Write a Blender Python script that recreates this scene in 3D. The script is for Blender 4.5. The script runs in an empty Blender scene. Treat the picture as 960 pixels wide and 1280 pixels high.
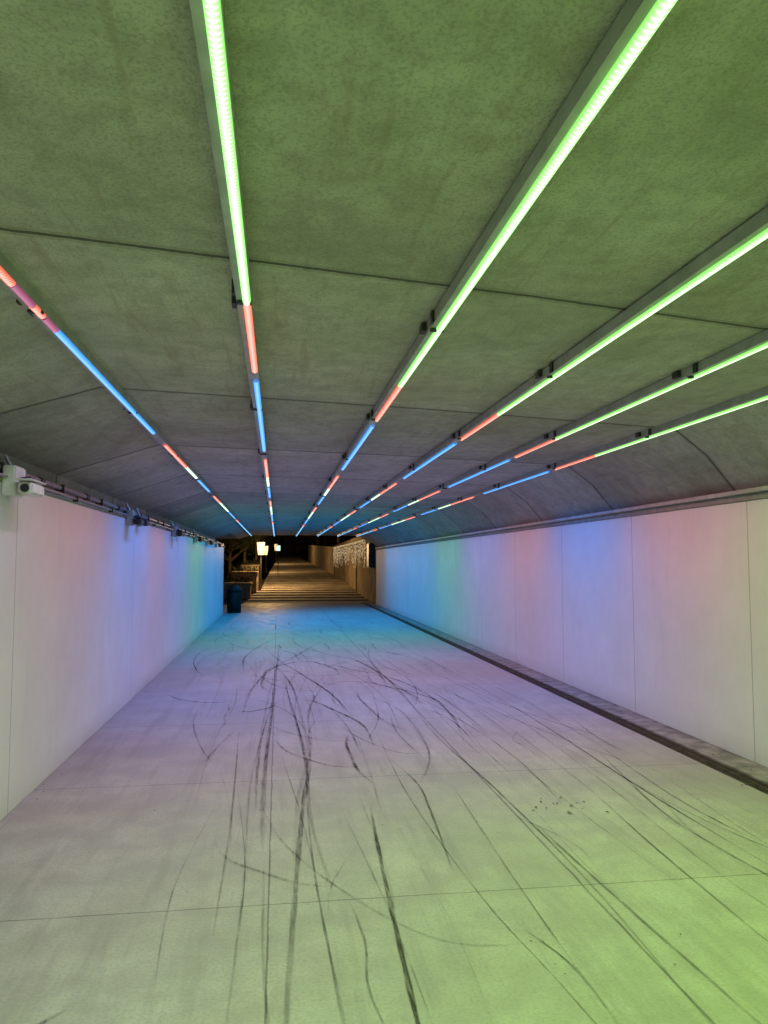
import bpy, bmesh, math, random
from mathutils import Vector, Matrix
random.seed(7)
scene=bpy.context.scene
scene.view_settings.view_transform='Standard'
scene.view_settings.look='None'
scene.view_settings.exposure=0
R=math.radians

# ------------------------------------------------------------ helpers
def link(o,parent=None):
    scene.collection.objects.link(o)
    if parent: o.parent=parent
    return o
def empty(name,loc=(0,0,0)):
    e=bpy.data.objects.new(name,None); e.location=loc; e.empty_display_size=.2
    return link(e)
def mesh_obj(name,verts,faces,mat=None,parent=None,smooth=False):
    m=bpy.data.meshes.new(name); m.from_pydata(verts,[],faces); m.update()
    o=bpy.data.objects.new(name,m)
    if mat: m.materials.append(mat)
    if smooth:
        for p in m.polygons: p.use_smooth=True
    return link(o,parent)
def bm_obj(name,bm,mat=None,parent=None,smooth=False):
    m=bpy.data.meshes.new(name); bm.to_mesh(m); bm.free()
    o=bpy.data.objects.new(name,m)
    if mat: m.materials.append(mat)
    if smooth:
        for p in m.polygons: p.use_smooth=True
    return link(o,parent)
def add_box(bm,x0,x1,y0,y1,z0,z1,bev=0):
    r=bmesh.ops.create_cube(bm,size=1)
    vs=r['verts']
    for v in vs:
        v.co=Vector(((x0+x1)/2+v.co.x*(x1-x0),(y0+y1)/2+v.co.y*(y1-y0),(z0+z1)/2+v.co.z*(z1-z0)))
    if bev>0:
        es=list({e for v in vs for e in v.link_edges})
        bmesh.ops.bevel(bm,geom=es,offset=bev,segments=2,affect='EDGES')
def box(name,x0,x1,y0,y1,z0,z1,mat,parent=None,bev=0):
    bm=bmesh.new(); add_box(bm,x0,x1,y0,y1,z0,z1,bev)
    return bm_obj(name,bm,mat,parent)
def add_cyl(bm,p0,p1,r0,r1=None,seg=14):
    if r1 is None: r1=r0
    p0=Vector(p0);p1=Vector(p1); d=p1-p0
    M=Matrix.Translation((p0+p1)/2)@d.to_track_quat('Z','Y').to_matrix().to_4x4()
    bmesh.ops.create_cone(bm,cap_ends=True,segments=seg,radius1=r0,radius2=r1,depth=d.length,matrix=M)

class N:
    def __init__(s,name):
        s.m=bpy.data.materials.new(name); s.m.use_nodes=True
        s.t=s.m.node_tree; s.t.nodes.clear()
        s.out=s.t.nodes.new('ShaderNodeOutputMaterial')
    def n(s,typ,ins=None,**kw):
        nd=s.t.nodes.new(typ)
        for k,v in kw.items(): setattr(nd,k,v)
        if ins:
            for k,v in ins.items():
                if isinstance(v,bpy.types.NodeSocket): s.t.links.new(v,nd.inputs[k])
                else: nd.inputs[k].default_value=v
        return nd
    def math(s,op,a,b=0.0,c=0.0,clamp=False):
        return s.n('ShaderNodeMath',{0:a,1:b,2:c},operation=op,use_clamp=clamp).outputs[0]
    def ramp(s,f,stops):
        r=s.n('ShaderNodeValToRGB',{0:f}); e=r.color_ramp.elements
        while len(e)<len(stops): e.new(.5)
        for i,(p,c) in enumerate(stops):
            e[i].position=p; e[i].color=(c,c,c,1) if not isinstance(c,tuple) else (*c,1)
        return r.outputs[0]
    def mix(s,f,a,b,blend='MIX'):
        m=s.n('ShaderNodeMix',data_type='RGBA',blend_type=blend)
        for k,v in ((0,f),(6,a),(7,b)):
            if isinstance(v,bpy.types.NodeSocket): s.t.links.new(v,m.inputs[k])
            else: m.inputs[k].default_value=(*v,1) if isinstance(v,tuple) else v
        return m.outputs[2]
    def noise(s,vec,scale,detail=4,rough=.55,dist=0):
        return s.n('ShaderNodeTexNoise',{'Vector':vec,'Scale':scale,'Detail':detail,'Roughness':rough,'Distortion':dist}).outputs[0]
    def scaled(s,vec,sc):
        return s.n('ShaderNodeMapping',{'Vector':vec,'Scale':sc}).outputs[0]
    def pos(s): return s.n('ShaderNodeNewGeometry').outputs['Position']
    def bump(s,h,strength,dist=.01,normal=None):
        d={'Height':h,'Strength':strength,'Distance':dist}
        if normal is not None: d['Normal']=normal
        return s.n('ShaderNodeBump',d).outputs[0]
    def fin(s,col,rough=.8,normal=None,metal=0,spec=.3):
        d={'Roughness':rough,'Metallic':metal,'Specular IOR Level':spec}
        d['Base Color']=col if isinstance(col,bpy.types.NodeSocket) else (*col,1)
        if normal is not None: d['Normal']=normal
        b=s.n('ShaderNodeBsdfPrincipled',d)
        s.t.links.new(b.outputs[0],s.out.inputs[0]); return s.m

def simple(name,col,rough=.6,metal=0,var=.15,scale=8):
    s=N(name); p=s.pos(); n=s.noise(p,scale,2)
    c=s.mix(s.ramp(n,[(.3,0.),(.7,1.)]),tuple(x*(1-var) for x in col),tuple(min(1,x*(1+var)) for x in col))
    return s.fin(c,rough,None,metal)

# ------------------------------------------------------------ materials
def linemask(s,coord,period,offset,w):
    f=s.math('DIVIDE',s.math('SUBTRACT',coord,offset),period)
    f=s.math('FRACT',s.math('ADD',f,.5))
    d=s.math('MULTIPLY',s.math('ABSOLUTE',s.math('SUBTRACT',f,.5)),period)
    return s.math('LESS_THAN',d,w)
def near(s,coord,x0,w):
    return s.math('LESS_THAN',s.math('ABSOLUTE',s.math('SUBTRACT',coord,x0)),w)

def floor_mat():
    s=N('concrete_floor'); p=s.pos()
    xyz=s.n('ShaderNodeSeparateXYZ',{0:p}); X,Y=xyz.outputs[0],xyz.outputs[1]
    big=s.noise(p,.6,3,.6,.4); mid=s.noise(p,3.1,5,.68,.3); fine=s.noise(p,60,1,.6)
    c=s.mix(s.ramp(big,[(.3,0.),(.7,1.)]),(.29,.28,.265),(.375,.365,.35))
    c=s.mix(s.math('MULTIPLY',s.ramp(mid,[(.40,1.),(.60,0.)]),.40),c,(.20,.19,.175))
    c=s.mix(s.math('MULTIPLY',s.ramp(fine,[(.35,1.),(.55,0.)]),.28),c,(.17,.165,.155))
    st=s.noise(s.scaled(p,(4.,.3,1)),1.6,4,.7)
    c=s.mix(s.math('MULTIPLY',s.ramp(st,[(.50,0.),(.66,1.)]),.3),c,(.16,.155,.15))
    sp=s.n('ShaderNodeTexVoronoi',{'Vector':p,'Scale':4.5,'Randomness':1.}).outputs['Distance']
    msk=s.math('MULTIPLY',s.math('LESS_THAN',sp,.05),s.math('GREATER_THAN',mid,.50))
    c=s.mix(s.math('MULTIPLY',msk,.45),c,(.12,.11,.10))
    wob=s.math('MULTIPLY',s.math('SUBTRACT',mid,.5),.02)
    Xw=s.math('ADD',X,wob); Yw=s.math('ADD',Y,wob)
    j=s.math('MAXIMUM',near(s,Xw,-.03,.005),near(s,Xw,1.71,.007))
    j=s.math('MAXIMUM',j,s.math('MULTIPLY',linemask(s,Yw,2.3,4.15,.005),.85))
    j=s.math('MULTIPLY',j,s.ramp(mid,[(.35,.95),(.65,.5)]))
    c=s.mix(j,c,(.08,.075,.07))
    r=s.n('ShaderNodeMapRange',{0:mid,1:.3,2:.7,3:.5,4:.78}).outputs[0]
    br=s.noise(s.scaled(p,(20,90,1)),1.2,1)
    return s.fin(c,r,s.bump(br,.35,.004),0,.35)

def ceil_mat():
    s=N('concrete_ceiling'); p=s.pos()
    xyz=s.n('ShaderNodeSeparateXYZ',{0:p}); X,Y=xyz.outputs[0],xyz.outputs[1]
    big=s.noise(p,.9,4,.65,.5); mid=s.noise(p,5.5,6,.78,.2); fine=s.noise(p,80,1,.7)
    Ys=s.math('SUBTRACT',Y,s.math('MULTIPLY',X,.2))
    idx=s.math('FLOOR',s.math('DIVIDE',s.math('SUBTRACT',Ys,3.15),2.66))
    wn=s.n('ShaderNodeTexWhiteNoise',{'W':idx},noise_dimensions='1D').outputs['Value']
    c=s.mix(s.ramp(big,[(.32,0.),(.66,1.)]),(.40,.385,.35),(.57,.555,.52))
    c=s.mix(s.math('MULTIPLY',s.ramp(mid,[(.40,1.),(.56,0.)]),.45),c,(.28,.27,.24))
    c=s.mix(s.math('MULTIPLY',s.ramp(mid,[(.60,0.),(.72,1.)]),.4),c,(.64,.63,.58))
    c=s.mix(s.math('MULTIPLY',s.ramp(fine,[(.36,1.),(.5,0.)]),.36),c,(.22,.21,.19))
    sk=s.noise(s.scaled(p,(9,.8,1)),1.5,3,.7,.5)
    c=s.mix(s.math('MULTIPLY',s.ramp(sk,[(.54,0.),(.70,1.)]),.4),c,(.30,.245,.18))
    g=s.math('ADD',s.math('MULTIPLY',wn,.22),.83)
    c=s.mix(1.,c,s.n('ShaderNodeCombineColor',{0:g,1:g,2:g}).outputs[0],'MULTIPLY')
    wob=s.math('MULTIPLY',s.math('SUBTRACT',mid,.5),.03)
    Yw=s.math('ADD',Ys,wob)
    j=linemask(s,Yw,2.66,3.15,.012)
    jw=linemask(s,Yw,2.66,3.15,.04)
    c=s.mix(s.math('MULTIPLY',jw,.35),c,(.17,.17,.15))
    c=s.mix(s.math('MULTIPLY',j,.85),c,(.06,.06,.055))
    return s.fin(c,.92,s.bump(s.math('ADD',fine,s.math('MULTIPLY',mid,1.5)),.6,.012),0,.15)

def wall_mat(name,period,off):
    s=N(name); p=s.pos()
    xyz=s.n('ShaderNodeSeparateXYZ',{0:p}); Y,Z=xyz.outputs[1],xyz.outputs[2]
    big=s.noise(p,.7,5,.7)
    c=s.mix(s.ramp(big,[(.3,0.),(.7,1.)]),(.66,.65,.65),(.77,.76,.76))
    low=s.math('MULTIPLY',s.ramp(Z,[(0.,1.),(.22,0.)]),s.ramp(big,[(.35,.2),(.6,1.)]))
    c=s.mix(s.math('MULTIPLY',low,.5),c,(.36,.33,.29))
    scf=s.noise(s.scaled(p,(1,.8,7)),2.2,3,.6,1.)
    c=s.mix(s.math('MULTIPLY',near(s,scf,.66,.003),.2),c,(.35,.33,.33))
    dr=s.noise(s.scaled(p,(1,6,.6)),1.5,3,.6)
    c=s.mix(s.math('MULTIPLY',s.ramp(dr,[(.56,0.),(.75,1.)]),.10),c,(.45,.42,.38))
    j=linemask(s,Y,period,off,.006)
    c=s.mix(s.math('MULTIPLY',j,.7),c,(.25,.24,.24))
    return s.fin(c,.6,None,0,.35)

M_floor=floor_mat(); M_ceil=ceil_mat()
M_wallR=wall_mat('white_wall_panel',2.28,6.35); M_wallL=wall_mat('white_wall_panel_b',4.56,5.85)
M_kerb=simple('kerb_concrete',(.2,.19,.175),.85,0,.4,6)
M_trim=simple('galvanised_trim',(.42,.42,.41),.6,.1)
M_reveal=simple('reveal_concrete',(.25,.25,.23),.9)
M_channel=simple('aluminium_channel',(.40,.40,.40),.5,.3)
M_dark=simple('dark_metal',(.05,.05,.052),.5,.4)
M_white=simple('white_plastic',(.75,.75,.74),.4)
M_pipe=simple('conduit_steel',(.35,.35,.36),.4,.7)
M_bin=simple('bin_green_black',(.02,.03,.028),.45,.3)
M_stone=simple('tan_stone',(.38,.30,.2),.85,0,.3,5)
M_brown=simple('brown_concrete',(.2,.155,.105),.9,0,.35,1.2)
M_path=simple('path_concrete',(.3,.265,.22),.85,0,.3,1.5)
M_grass=simple('night_grass',(.05,.07,.025),.95,0,.4,3)
M_build=simple('building_brick',(.16,.12,.1),.9,0,.2,2)
M_grate=simple('drain_grate',(.07,.055,.042),.75,.3,.4,14)

def emis(name,col,st):
    s=N(name); e=s.n('ShaderNodeEmission',{0:(*col,1),1:st})
    s.t.links.new(e.outputs[0],s.out.inputs[0]); s.m.cycles.emission_sampling='NONE'; return s.m

def led_mat():
    s=N('led_diffuser')
    a=s.n('ShaderNodeAttribute',attribute_name='ledcol')
    Y=s.n('ShaderNodeSeparateXYZ',{0:s.pos()}).outputs[1]
    f=s.math('FRACT',s.math('DIVIDE',Y,.02))
    dot=s.math('SUBTRACT',1.,s.math('MULTIPLY',s.math('ABSOLUTE',s.math('SUBTRACT',f,.5)),2.))
    core=a.outputs['Alpha']
    b=s.math('MULTIPLY',core,s.math('ADD',.55,s.math('MULTIPLY',dot,.6)))
    g=s.n('ShaderNodeSeparateColor',{0:a.outputs['Color']})
    gg=s.math('MULTIPLY',g.outputs[1],1.1,clamp=True)
    lum=s.math('ADD',s.math('MULTIPLY',gg,.66),s.math('MULTIPLY',g.outputs[0],.26),clamp=True)
    c=s.mix(s.math('MULTIPLY',b,lum,clamp=True),a.outputs['Color'],(1.,1.,1.))
    st=s.math('ADD',1.15,s.math('MULTIPLY',b,1.))
    e=s.n('ShaderNodeEmission',{0:c,1:st})
    s.t.links.new(e.outputs[0],s.out.inputs[0]); s.m.cycles.emission_sampling='NONE'; return s.m
M_led=led_mat()

# ------------------------------------------------------------ camera
cam=bpy.data.cameras.new('camera'); co=bpy.data.objects.new('camera',cam); link(co)
co.location=(0,0,1.8); co.rotation_euler=(R(90+3.895),0,R(-8.04))
cam.lens=940/1280*36; cam.sensor_width=36; cam.clip_end=2000; cam.clip_start=.05
scene.camera=co

# ------------------------------------------------------------ tunnel
XL,XR=-1.9,4.26; Y0,Y1=-6,34.5; YL=27.4; YR=32.6
mesh_obj('tunnel_floor',[(XL-.3,Y0,0),(3.80,Y0,0),(3.80,Y1,0),(XL-.3,Y1,0)],[(0,1,2,3)],M_floor)
prof=[(-2.26,2.2),(-2.24,2.70),(-1.75,2.88),(-1.27,3.06),(1.2,3.075),(3.68,3.06),(4.05,2.82),(4.36,2.5),(4.36,2.3)]
bm=bmesh.new(); ny=60
rings=[]
for k in range(ny+1):
    y=Y0+(Y1-Y0)*k/ny
    rings.append([bm.verts.new((x,y,z)) for x,z in prof])
for k in range(ny):
    for i in range(len(prof)-1):
        if i in(0,1) and Y0+(Y1-Y0)*k/ny>YL-.3: continue
        bm.faces.new((rings[k][i],rings[k][i+1],rings[k+1][i+1],rings[k+1][i]))
ceil=bm_obj('tunnel_ceiling',bm,M_ceil)
box('side_soffit',-4.6,-1.752,YL,Y1-.01,2.9,3.3,M_ceil,ceil)
box('deck_above',-4.6,6.5,Y0,Y1-.02,3.32,3.9,M_brown,ceil)
wl=empty('tunnel_wall')
box('panel_face',XL-.12,XL,Y0,YL,0,2.365,M_wallL,wl,.004)
box('cap',XL-.30,XL+.012,Y0,YL-.003,2.368,2.392,M_trim,wl,.003)
wr=empty('tunnel_wall')
box('panel_face',XR,XR+.12,Y0,YR,.014,2.37,M_wallR,wr,.004)
box('ledge_top',XR-.045,XR+.1,Y0,YR-.005,2.435,2.475,M_trim,wr,.004)
box('reveal',XR-.01,XR+.1,Y0,YR-.008,2.373,2.432,M_reveal,wr)
box('concrete_kerb',3.975,XR+.02,Y0,Y1,-.1,.012,M_kerb,None,.005)
gr=empty('drainage_grate')
box('channel_bed',3.803,3.972,Y0,Y1,-.1,-.03,M_dark,gr)
bm=bmesh.new(); y=Y0
while y<Y1:
    add_box(bm,3.815,3.96,y,y+.012,-.022,-.002); y+=.030
bm_obj('bars',bm,M_grate,gr)
bm=bmesh.new()
for x in(3.803,3.885,3.962): add_box(bm,x,x+.010,Y0,Y1,-.02,.0015)
bm_obj('rails',bm,M_grate,gr)

# ------------------------------------------------------------ LED strips
G=(.22,1.,.07); RD=(1.,.12,.04); BL=(.01,.29,1.); WG=(.5,1.,.55); CY=(.01,.42,1.); PK=(.25,.05,.12)
pat=[(-30,0,G),(0,1.25,RD),(1.5,4.6,BL),(5.3,7.1,RD),(7.1,8.3,WG),(8.5,10.3,BL),(11.2,12.6,RD),(12.7,15.2,WG),(15.5,18,BL),(18.6,19.8,RD),(20.0,40,CY)]
SX=[-1.144,-.152,.813,1.755,2.658,3.505]; SO=[2.5,3.45,4.95,5.8,6.9,7.9]
LG0=(.44,1.,.12); LG=(.54,1.,.20); LP=(1.,.36,.46); LB=(.08,.25,1.); LV=(.36,.32,1.); LT=(.12,.75,.58); LC=(.02,.38,1.)
LL=(.82,.66,1.); LM=(.86,.84,.64)
lamps_def=[(-6,1.2,LG0,1.9),(1.2,6.0,LG,.92),(6.1,7.9,LP,.85),(8.1,10.5,LB,1.5),(10.7,12.8,LP,.8),(13.0,16.3,LV,1.),(16.5,19.3,LT,.8),(19.5,29,LC,1.)]
lamps_left=[(-6,5.8,LL,.95),(5.9,8.8,LP,.85),(9.1,11.6,LB,2.2),(11.8,13.0,LP,1.),(13.2,16.4,LB,1.9),(16.6,19.8,LT,1.2),(20,27,LC,1.4)]
lamps_2=[(-6,1.2,LG0,1.9),(1.2,5.4,LM,.82),(5.5,7.8,LL,.8),(8.1,10.5,LB,1.3),(10.7,12.8,LP,.75),(13.0,16.3,LV,1.),(16.5,19.3,LT,.8),(19.5,29,LC,1.)]
PW=5.2
def strip(i):
    x=SX[i]; off=SO[i]
    e=empty('led_light_strip')
    ye=33.4
    box('channel',x-.047,x+.021,Y0,ye,3.004,3.062,M_channel,e)
    bm=bmesh.new()
    yy=(off-1.0)%1.22-4; k=0
    while yy<ye:
        if k%2==0:
            add_box(bm,x-.062,x-.049,yy+.0,yy+.04,3.0,3.06)
            add_box(bm,x-.045,x+.023,yy+.10,yy+.13,2.99,3.003)
            add_box(bm,x-.074,x-.049,yy+.2,yy+.27,3.02,3.06)
        yy+=1.22;k+=1
    bm_obj('brackets',bm,M_dark,e)
    segs=[]
    for a,b,c in pat:
        A,B=max(a+off,Y0),min(b+off,ye)
        if i==0 and c==G:
            segs+= [(Y0,2.2,(.8,.5,.9)),(2.3,3.35,RD),(3.36,3.62,PK),(3.63,3.78,RD),(3.8,4.02,PK)]; continue
        if i==0 and c==RD and a==0: continue
        if B>A: segs.append((A,B,c))
    V=[];F=[];C=[]
    pr=[(-.019,3.003),(-.016,2.991),(0,2.984),(.016,2.991),(.019,3.003)]; al=[0,.4,1,.4,0]
    for A,B,c in segs:
        n=max(1,int((B-A)/.4))
        for k in range(n+1):
            y=A+(B-A)*k/n
            b0=len(V)
            for (px,pz),a_ in zip(pr,al):
                V.append((x+px,y,pz)); C.append((*c,a_))
            if k<n:
                for q in range(4): F.append((b0+q,b0+q+1,b0+q+6,b0+q+5))
    o=mesh_obj('diffuser',V,F,M_led,e,True)
    at=o.data.color_attributes.new('ledcol','FLOAT_COLOR','POINT')
    for k,c in enumerate(C): at.data[k].color=c
    sh=max(0,(off-5.3)*.3)
    for a,b,c,pw in (lamps_left if i==0 else lamps_2 if i==1 else lamps_def):
        A=a+(sh if a>6.2 else 0); B=b+(sh if b>6.2 else 0)
        if i==5: pw*=1.3
        if 1<=i<=4 and 5.4<a<16.4:
            c=tuple(u*.62+v*.38 for u,v in zip(c,(.78,.72,.74))); pw*=.86
        L=bpy.data.lights.new('lamp','AREA'); L.shape='RECTANGLE'; L.size=.03; L.size_y=B-A
        L.color=c; L.energy=PW*pw*(B-A); L.spread=R(140)
        lo=bpy.data.objects.new('lamp',L); lo.location=(x,(A+B)/2,2.974); link(lo,e)
for i in range(6): strip(i)

# ------------------------------------------------------------ conduit and cameras on left wall
cp=empty('conduit_pipe')
bm=bmesh.new()
add_cyl(bm,(XL-.03,Y0,2.47),(XL-.03,YL,2.47),.024)
add_cyl(bm,(XL+.035,Y0,2.40),(XL+.035,YL,2.40),.012)
bm_obj('pipes',bm,M_pipe,cp,True)
bm=bmesh.new(); y=-5
while y<YL-.2:
    add_box(bm,XL-.07,XL+.01,y,y+.03,2.393,2.50); add_box(bm,XL+.012,XL+.055,y+.3,y+.33,2.37,2.42)
    add_cyl(bm,(XL-.03,y+.9,2.47),(XL-.03,y+1.0,2.47),.032)
    y+=1.5
bm_obj('clips',bm,M_dark,cp)
def seccam(y,white=False,s=1.):
    e=empty('security_camera',(XL+.005,y,2.36))
    m=M_white if white else M_channel
    bm=bmesh.new(); add_box(bm,0,.09*s,-.11*s,.11*s,-.09*s,.12*s,.01); bm_obj('junction_box',bm,m,e)
    bm=bmesh.new(); add_cyl(bm,(.04,0,.02),(.16*s,0,.04),.018); add_cyl(bm,(.16*s,0,.04),(.16*s,.02,-.03*s),.02)
    bm_obj('arm',bm,M_dark,e,True)
    bm=bmesh.new(); add_box(bm,.11*s,.21*s,-.13*s,.15*s,-.08*s,.0,.012)
    add_box(bm,.105*s,.215*s,-.17*s,.17*s,.012*s,.022*s,.003)
    bm_obj('housing',bm,M_white if white else M_dark,e)
    bm=bmesh.new(); add_cyl(bm,(.16*s,-.128*s,-.04*s),(.16*s,-.135*s,-.04*s),.03*s,.03*s,20)
    bm_obj('lens',bm,M_dark,e)
    bm=bmesh.new(); add_cyl(bm,(.03,0,.11*s),(-.02,0,.2),.012); bm_obj('feed_pipe',bm,M_pipe,e)
seccam(5.6,True,1.)
for y in(9.9,10.6,14.0,14.7,17.6,20.5,23.5): seccam(y,False,.9 if y not in(10.6,14.7) else .65)

# ------------------------------------------------------------ tyre marks
def mark_mat():
    s=N('tyre_rubber'); p=s.pos()
    n=s.noise(s.scaled(p,(30,3,1)),1.5,3,.7)
    a=s.n('ShaderNodeAttribute',attribute_name='mk')
    al=s.math('MULTIPLY',s.ramp(n,[(.3,.15),(.60,1.)]),a.outputs['Fac'])
    d=s.n('ShaderNodeBsdfDiffuse',{'Color':(.055,.052,.05,1)})
    t=s.n('ShaderNodeBsdfTransparent')
    m=s.n('ShaderNodeMixShader',{0:al,1:t.outputs[0],2:d.outputs[0]})
    s.t.links.new(m.outputs[0],s.out.inputs[0]); return s.m
M_mark=mark_mat()
MV=[];MF=[];MC=[];mi=[0]
def catmull(P,n=10):
    if len(P)==2: P=[P[0],((P[0][0]+P[1][0])/2,(P[0][1]+P[1][1])/2),P[1]]
    Q=[P[0]]+list(P)+[P[-1]]; out=[]
    for i in range(1,len(Q)-2):
        p0,p1,p2,p3=[Vector(q) for q in Q[i-1:i+3]]
        for k in range(n):
            t=k/n
            out.append(.5*((2*p1)+(p2-p0)*t+(2*p0-5*p1+4*p2-p3)*t*t+(3*p1-p0-3*p2+p3)*t**3))
    out.append(Vector(P[-1])); return out
def mark(P,w=.03,a=.6):
    w*=.74; a*=.8
    pts=catmull(P); z=.0016+mi[0]*.00003; mi[0]+=1
    n=len(pts); b0=len(MV); A_=a
    for k,p in enumerate(pts):
        d=(pts[min(k+1,n-1)]-pts[max(k-1,0)]); d.normalize(); nn=Vector((-d.y,d.x))
        t=k/(n-1); fade=min(1,t*4,(1-t)*4)
        A_=min(a*1.15,max(a*.45,A_+random.uniform(-.14,.14)))
        ww=w*(.6+.4*fade)*(.8+.4*random.random())
        for q,e in((-1,0.),(-.5,1.),(.5,1.),(1,0.)):
            MV.append((p.x+nn.x*ww*q/2*1.25,p.y+nn.y*ww*q/2*1.25,z)); MC.append(A_*fade*e)
        if k<n-1:
            for q in range(3):
                i0=b0+k*4+q; MF.append((i0,i0+1,i0+5,i0+4))
mark([(-.08,4.9),(-.09,6.9),(-.04,10.2),(.06,17.6)],.055,.95)
mark([(-.14,5.6),(-.16,7.5),(-.10,10.5),(.1,16)],.03,.6)
mark([(-.20,2.2),(-.17,4.2),(-.2,6.5),(-.1,9)],.02,.5)
mark([(.02,2.2),(.065,3.4),(.2,5.7),(.31,7.2),(.28,9.6),(.2,11.6),(-.05,13.6),(-.5,16)],.045,.6)
mark([(.10,4.2),(.17,5.9),(.34,7.5),(.42,9.6),(.9,12.5)],.04,.55)
mark([(.32,4.2),(.25,5.5),(.27,7.2),(.2,9.5),(.1,12)],.04,.75)
mark([(.54,2.4),(.56,3.0),(.64,4.7),(.71,5.8)],.032,.95)
mark([(.31,2.2),(.27,3.2),(.23,4.6),(.24,6.2)],.02,.55)
mark([(.45,2.9),(.40,3.3),(.43,3.7),(.39,4.2)],.018,.55)
mark([(1.03,4.4),(1.12,5.5),(1.15,6.2),(1.04,7.0)],.024,.75)
mark([(1.33,2.2),(1.22,3.2),(1.10,4.2),(1.02,6.2),(1.1,9)],.012,.6)
mark([(1.66,2.3),(1.76,4.2),(1.74,6),(1.66,8),(1.73,11),(1.5,15),(1.1,20)],.022,.75)
mark([(1.9,2.6),(1.82,4.1),(1.78,5.2)],.026,.6)
mark([(2.95,3.4),(2.9,5.6),(2.95,9.2),(2.8,14.2),(2.2,20)],.024,.65)
mark([(2.6,3.0),(2.56,4.2),(2.7,6.5),(2.75,9),(2.5,13)],.02,.6)
mark([(2.3,2.7),(2.38,4.5),(2.5,6.3),(2.5,9.3),(2.2,13)],.02,.6)
mark([(2.9,3.4),(2.78,4.6),(2.8,5.4),(3.1,7.2)],.03,.75)
mark([(3.35,3.9),(3.1,4.5),(2.95,5.3),(2.9,6.2)],.022,.7)
mark([(3.1,4.6),(3.05,5.6),(3.2,7.6)],.024,.65)
mark([(3.3,6.2),(3.0,7.2),(2.6,9.2),(2.1,12)],.026,.6)
mark([(3.5,7.2),(3.1,8.4),(2.75,10.4),(2.5,13.5)],.026,.6)
mark([(2.1,5.2),(2.2,7.0),(2.0,9.4),(1.5,12)],.02,.55)
mark([(1.22,3.7),(1.33,3.3),(1.33,2.7)],.022,.7)
mark([(-1.12,2.7),(-1.06,2.95),(-.96,3.15),(-.82,3.32)],.035,.95)
mark([(-1.22,2.7),(-1.12,2.95),(-1.0,3.12)],.014,.6)
mark([(-.64,7.1),(-.56,7.7),(-.42,8.5)],.035,.5)
mark([(-.5,3.4),(-.55,4.5),(-.42,6)],.012,.4)
mark([(.8,7.2),(.78,8.4),(.66,9.6)],.028,.65)
mark([(1.35,7),(1.28,8),(1.33,8.9)],.024,.5)
# swerves around the middle of the tunnel
mark([(-.4,9.2),(-.35,11),(-.1,13),(.4,15),(1.0,17.5)],.05,.8)
mark([(.9,8.8),(.75,10.5),(.45,12.2),(0,14.5),(-.3,17)],.05,.75)
mark([(-.25,12.5),(.1,13.6),(.55,14),(.95,13.2),(1.0,12.2)],.05,.7)
mark([(1.6,11),(1.65,12.6),(1.4,14.2),(.9,15.3),(.5,17.5)],.05,.75)
mark([(1.9,9.5),(1.7,12),(1.75,14.5),(2.1,17)],.045,.6)
mark([(-.55,13),(-.6,14.8),(-.35,16.8),(.1,19)],.05,.7)
rr=random.Random(11)
for k in range(95):
    cx=rr.gauss(.7,1.2); cy=rr.uniform(7,23); rad=rr.uniform(.4,2.8); a0=rr.choice([0,3.14])+rr.uniform(-1.1,1.1); sp=rr.uniform(.5,1.9)
    P=[(cx+rad*.5*math.cos(a0+sp*t/4)+rr.uniform(-.04,.04),cy+rad*1.5*math.sin(a0+sp*t/4)) for t in range(5)]
    if all(-1.75<p[0]<3.6 for p in P): mark(P,rr.uniform(.018,.05),rr.uniform(.35,.85))
for k in range(75):
    x=rr.choice([rr.gauss(.1,.4),rr.uniform(1.8,3.4),rr.uniform(-1.3,3.4)]); y=rr.uniform(2.6,13); L=rr.uniform(.5,5); dx=rr.uniform(-.3,.3)
    mark([(x,y),(x+dx*.15+rr.uniform(-.05,.05),y+L*.4),(x+dx,y+L)],rr.uniform(.008,.022),rr.uniform(.2,.6))
tm=mesh_obj('tire_marks',MV,MF,M_mark)
at=tm.data.attributes.new('mk','FLOAT','POINT')
for k,c in enumerate(MC): at.data[k].value=c

# fallen leaves
V=[];F=[]
def leaf(x,y,z,s,r=random):
    a=r.uniform(0,6.28); b0=len(V)
    for u,v,h in((-1,0,0),(-.2,.45,.25),(1,0,.1),(-.2,-.45,.3)):
        V.append((x+s*(u*math.cos(a)-v*math.sin(a)),y+s*(u*math.sin(a)+v*math.cos(a)),z+h*s))
    F.append((b0,b0+1,b0+2,b0+3))
for k in range(130):
    leaf(rr.choice([rr.uniform(3.7,4.24),rr.uniform(3.99,4.25)]),rr.uniform(4,26),.016,rr.uniform(.008,.022))
for k in range(16): leaf(rr.gauss(2.05,.15),rr.gauss(5.5,.15),.006,rr.uniform(.012,.026))
for k in range(50): leaf(rr.uniform(-1.85,3.75),rr.uniform(2.6,20),.006,rr.uniform(.005,.012))
for k in range(60): leaf(rr.uniform(-1.89,-1.8),rr.uniform(4,26),.006,rr.uniform(.006,.015))
mesh_obj('fallen_leaves',V,F,simple('dry_leaf',(.1,.055,.03),.8,0,.5,9))

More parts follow.
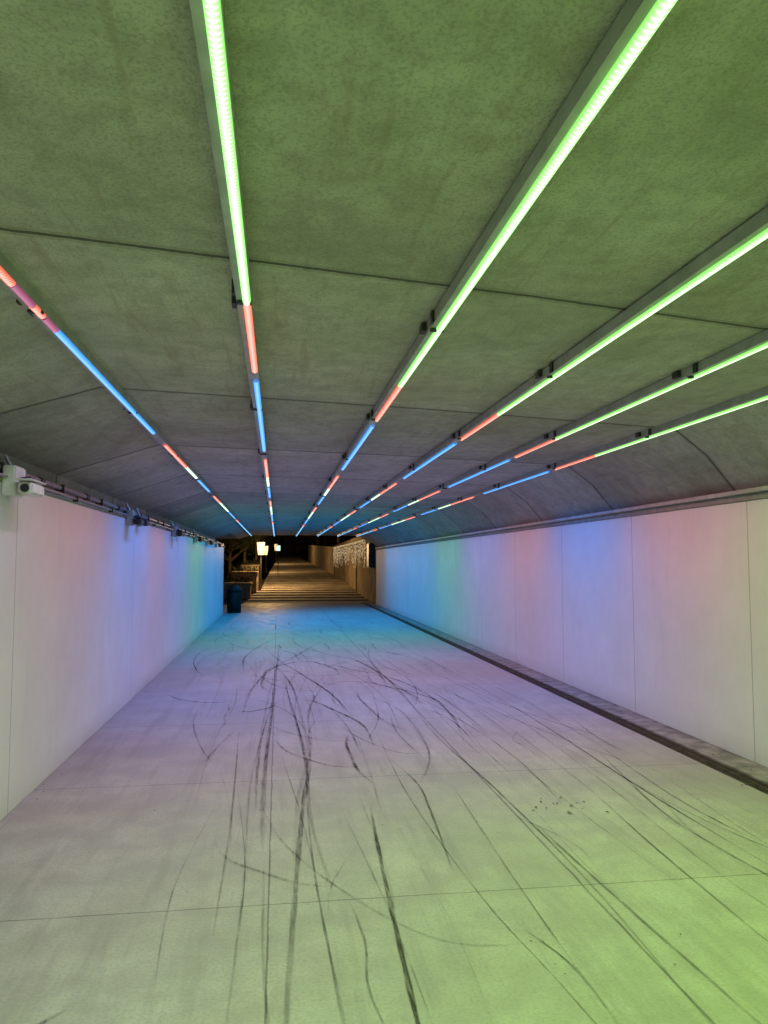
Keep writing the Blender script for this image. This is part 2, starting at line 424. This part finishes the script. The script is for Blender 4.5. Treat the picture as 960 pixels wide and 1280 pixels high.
# ------------------------------------------------------------ beyond the tunnel
mesh_obj('ground',[(-600,-600,-.12),(600,-600,-.12),(600,900,-.12),(-600,900,-.12)],[(0,1,2,3)],M_grass)
pv=[];pf=[]
def edges(y):
    if y<42: a=-4.4
    else: a=-.9+(y-42)*.012
    return a,4.29-(max(0,y-60))*.012
y=34.5; z=0.
while y<125:
    tl=1.5 if y<50 else 2.4
    a,b=edges(y); a2,b2=edges(y+tl); i0=len(pv)
    pv+=[(a,y,z),(b,y,z),(b2,y+tl,z+.012),(a2,y+tl,z+.012),(a2,y+tl,z+.012+.055),(b2,y+tl,z+.012+.055)]  # low risers added to the ramp; their dark fronts stand in for shadow bands
    pf+=[(i0,i0+1,i0+2,i0+3),(i0+3,i0+2,i0+5,i0+4)]
    y+=tl; z+=.067
mesh_obj('ramp_path',pv,pf,M_path)
mesh_obj('side_path',[(-4.6,27.0,-.004),(-1.7,27.0,-.004),(-1.7,34.5,-.004),(-4.6,34.5,-.004)],[(0,1,2,3)],M_path)
box('retaining_wall',-4.9,-4.6,27,60,-.1,3.3,M_brown)
rw=empty('retaining_wall')
V=[(4.3,32.6,0),(4.3,32.6,3.3),(4.3,60,0),(4.3,60,3.1),(3.8,95,1.5),(3.8,95,4.1)]
V+= [(x+.35,y,z) for x,y,z in V]
F=[(0,2,3,1),(2,4,5,3),(1,3,9,7),(3,5,11,9),(0,1,7,6)]
mesh_obj('wall_face',V,F,M_brown,rw)
bm=bmesh.new()
for y in(41,49,57): add_box(bm,4.24,4.299,y,y+.2,0,3.0,.01)
bm_obj('pilasters',bm,M_brown,rw)
uc=empty('utility_cabinet')
box('body',4.02,4.298,33.2,34.0,1.6,2.7,M_dark,uc,.02); box('door',4.005,4.018,33.24,33.96,1.65,2.65,M_pipe,uc,.003)
def bank(name,sgn,x0):
    V=[];F=[];nx,ny_=10,24
    for j in range(ny_+1):
        y=35+j*6
        for i in range(nx+1):
            x=x0+sgn*i*5
            V.append((x,y,3.0+min(i,4)*.5+math.sin(i*2.1+j*1.3)*.3+j*.06))
    for j in range(ny_):
        for i in range(nx):
            a=j*(nx+1)+i; F.append((a,a+1,a+nx+2,a+nx+1))
    mesh_obj(name,V,F,M_grass)
bank('hillside',1,4.65); bank('hillside',-1,-4.9)
sl=empty('string_lights')
bm=bmesh.new(); bw=bmesh.new()
y=35.3
while y<56:
    L=rr.uniform(.5,1.35)
    add_box(bw,4.10,4.106,y,y+.008,2.95-L,2.95)
    z=2.95
    while z>2.95-L:
        q=rr.uniform(.03,.16); add_box(bm,4.09,4.105,y-.006,y+.012,z-q,z-.005); z-=q+rr.uniform(.02,.16)
    y+=rr.uniform(.07,.25)
add_box(bw,4.09,4.11,34.7,58,2.95,2.965)
bm_obj('bulbs',bm,emis('string_bulb',(1.,.72,.38),.5),sl); bm_obj('wires',bw,M_dark,sl)
tc=empty('trash_can',(-1.55,28.0,0))
bm=bmesh.new()
add_cyl(bm,(0,0,.04),(0,0,.80),.21,.235,24); bm_obj('liner',bm,M_bin,tc,True)
bm=bmesh.new()
for k in range(24):
    a=k/24*6.283; c,s_=math.cos(a),math.sin(a)
    add_cyl(bm,(.235*c,.235*s_,.03),(.262*c,.262*s_,.83),.012,.012,6)
bm_obj('slats',bm,M_bin,tc)
bm=bmesh.new()
add_cyl(bm,(0,0,.0),(0,0,.04),.25,.25,24); add_cyl(bm,(0,0,.82),(0,0,.87),.285,.285,24); add_cyl(bm,(0,0,.87),(0,0,1.0),.25,.12,24)
bm_obj('lid',bm,M_bin,tc)
def planter(x0,x1,y0,y1,h):
    e=empty('stone_planter')
    box('body',x0,x1,y0,y1,-.05,h,M_stone,e,.03); box('coping',x0-.06,x1+.06,y0-.06,y1+.06,h+.002,h+.1,M_stone,e,.02)
    V=[];F=[]
    for k in range(260):
        x,y,z=rr.uniform(x0,x1),rr.uniform(y0,y1),h+.1+abs(rr.gauss(0,.12)); a=rr.uniform(0,6.28); s_=.07; b=len(V)
        V.extend([(x,y,z),(x+s_*math.cos(a),y+s_*math.sin(a),z+s_*rr.uniform(-.5,1)),(x+s_*math.cos(a+1),y+s_*math.sin(a+1),z+s_)]); F.append((b,b+1,b+2))
    mesh_obj('shrub',V,F,M_grass,e)
planter(-2.5,-1.3,37,39,.75); planter(-2.4,-1.1,40.5,42.8,1.25); planter(-3.9,-2.7,36,38,1.1); planter(-2.2,-1.15,47.5,49.5,1.6)
def street_lamp(x,y,z0,z1,pw,gl=40,s=1.,dy=.4):
    e=empty('street_lamp',(x,y,z0)); H=z1-z0
    bm=bmesh.new(); add_cyl(bm,(0,0,0),(0,0,.3),.12,.08); add_cyl(bm,(0,0,.3),(0,0,H-.55),.05,.04); add_cyl(bm,(0,0,H+.2),(0,0,H+.32),.2*s,.03)
    for k in range(4):
        a=k*1.5708+.785; add_cyl(bm,(.15*s*math.cos(a),.15*s*math.sin(a),H-.55),(.19*s*math.cos(a),.19*s*math.sin(a),H+.2),.01,.01,6)
    bm_obj('post',bm,M_dark,e)
    bm=bmesh.new(); add_cyl(bm,(0,0,H-.52),(0,0,H+.18),.12*s,.17*s,16); bm_obj('lantern_glass',bm,emis('lantern_glow',(1.,.62,.2),gl),e,True)
    if pw:
        L=bpy.data.lights.new('bulb','POINT'); L.energy=pw; L.color=(1,.60,.24); L.shadow_soft_size=.1
        lo=bpy.data.objects.new('bulb',L); lo.location=(.35,dy,H-.05); link(lo,e)
street_lamp(-.95,43.6,.35,2.8,800,4.5,1.3,-.4)
street_lamp(-.95,62,1.0,3.0,520,3)
street_lamp(-.2,84,2.0,3.7,450,2)
sg=empty('illuminated_sign')
box('panel',-.12,.20,58,58.06,2.75,3.15,emis('sign_face',(.75,1.,.8),1.2),sg,.01); box('frame',-.16,.24,58.062,58.12,2.70,3.2,M_dark,sg)
bm=bmesh.new(); add_cyl(bm,(.04,58.09,.7),(.04,58.09,2.7),.03); bm_obj('pole',bm,M_dark,sg)
def tree(x,y,z,h):
    e=empty('tree',(x,y,z)); bm=bmesh.new()
    add_cyl(bm,(0,0,0),(0,0,h*.55),.14,.08,10)
    tips=[]
    for k in range(9):
        a=rr.uniform(0,6.28); b=h*rr.uniform(.3,.55); t=(math.cos(a)*h*.28,math.sin(a)*h*.28,b+h*rr.uniform(.15,.4))
        add_cyl(bm,(0,0,b),t,.05,.015,6); tips.append(t)
    bm_obj('trunk',bm,M_brown,e)
    V=[];F=[]
    for k in range(1500):
        t=rr.choice(tips); p=[t[q]+rr.gauss(0,h*.09) for q in range(3)]; b=len(V); s_=.12
        d=[Vector((rr.gauss(0,1),rr.gauss(0,1),rr.gauss(0,1))).normalized()*s_ for _ in range(2)]
        V.extend([tuple(p),(p[0]+d[0].x,p[1]+d[0].y,p[2]+d[0].z),(p[0]+d[1].x,p[1]+d[1].y,p[2]+d[1].z)]); F.append((b,b+1,b+2))
    mesh_obj('crown',V,F,M_grass,e)
tree(-3.2,52,.4,4.5); tree(-2.9,68,1.2,5); tree(5.6,70,3.2,5); tree(-2.5,90,2.2,6); tree(5.5,105,3.2,6); tree(1.5,140,3,8)
ob=empty('brick_building')
box('walls',-22,26,165,185,0,16,M_build,ob)
bm=bmesh.new()
for zz in range(4):
    for xx in range(16):
        x=-20.5+xx*2.9; z=2.2+zz*3.4
        add_box(bm,x,x+1.4,164.9,164.98,z,z+1.9)
bm_obj('windows',bm,M_dark,ob)
hw=empty('portal_headwall')
box('right',4.37,9,33.9,34.49,0,3.3,M_brown,hw); box('beam',-4.6,9,34.502,34.75,3.10,4.1,M_brown,hw)

# ------------------------------------------------------------ world, faint dusk light
w=bpy.data.worlds.new('World'); scene.world=w; w.use_nodes=True
nt=w.node_tree; bg=nt.nodes['Background']; sk=nt.nodes.new('ShaderNodeTexSky'); sk.sky_type='NISHITA'; sk.sun_disc=False
sk.sun_elevation=R(1); sk.sun_rotation=R(200)
nt.links.new(sk.outputs[0],bg.inputs[0]); bg.inputs[1].default_value=.004
S=bpy.data.lights.new('sun','SUN'); S.energy=.008; S.angle=R(.5); S.color=(1,.9,.8)
so=bpy.data.objects.new('sun',S); so.rotation_euler=(R(70),0,R(20)); link(so)
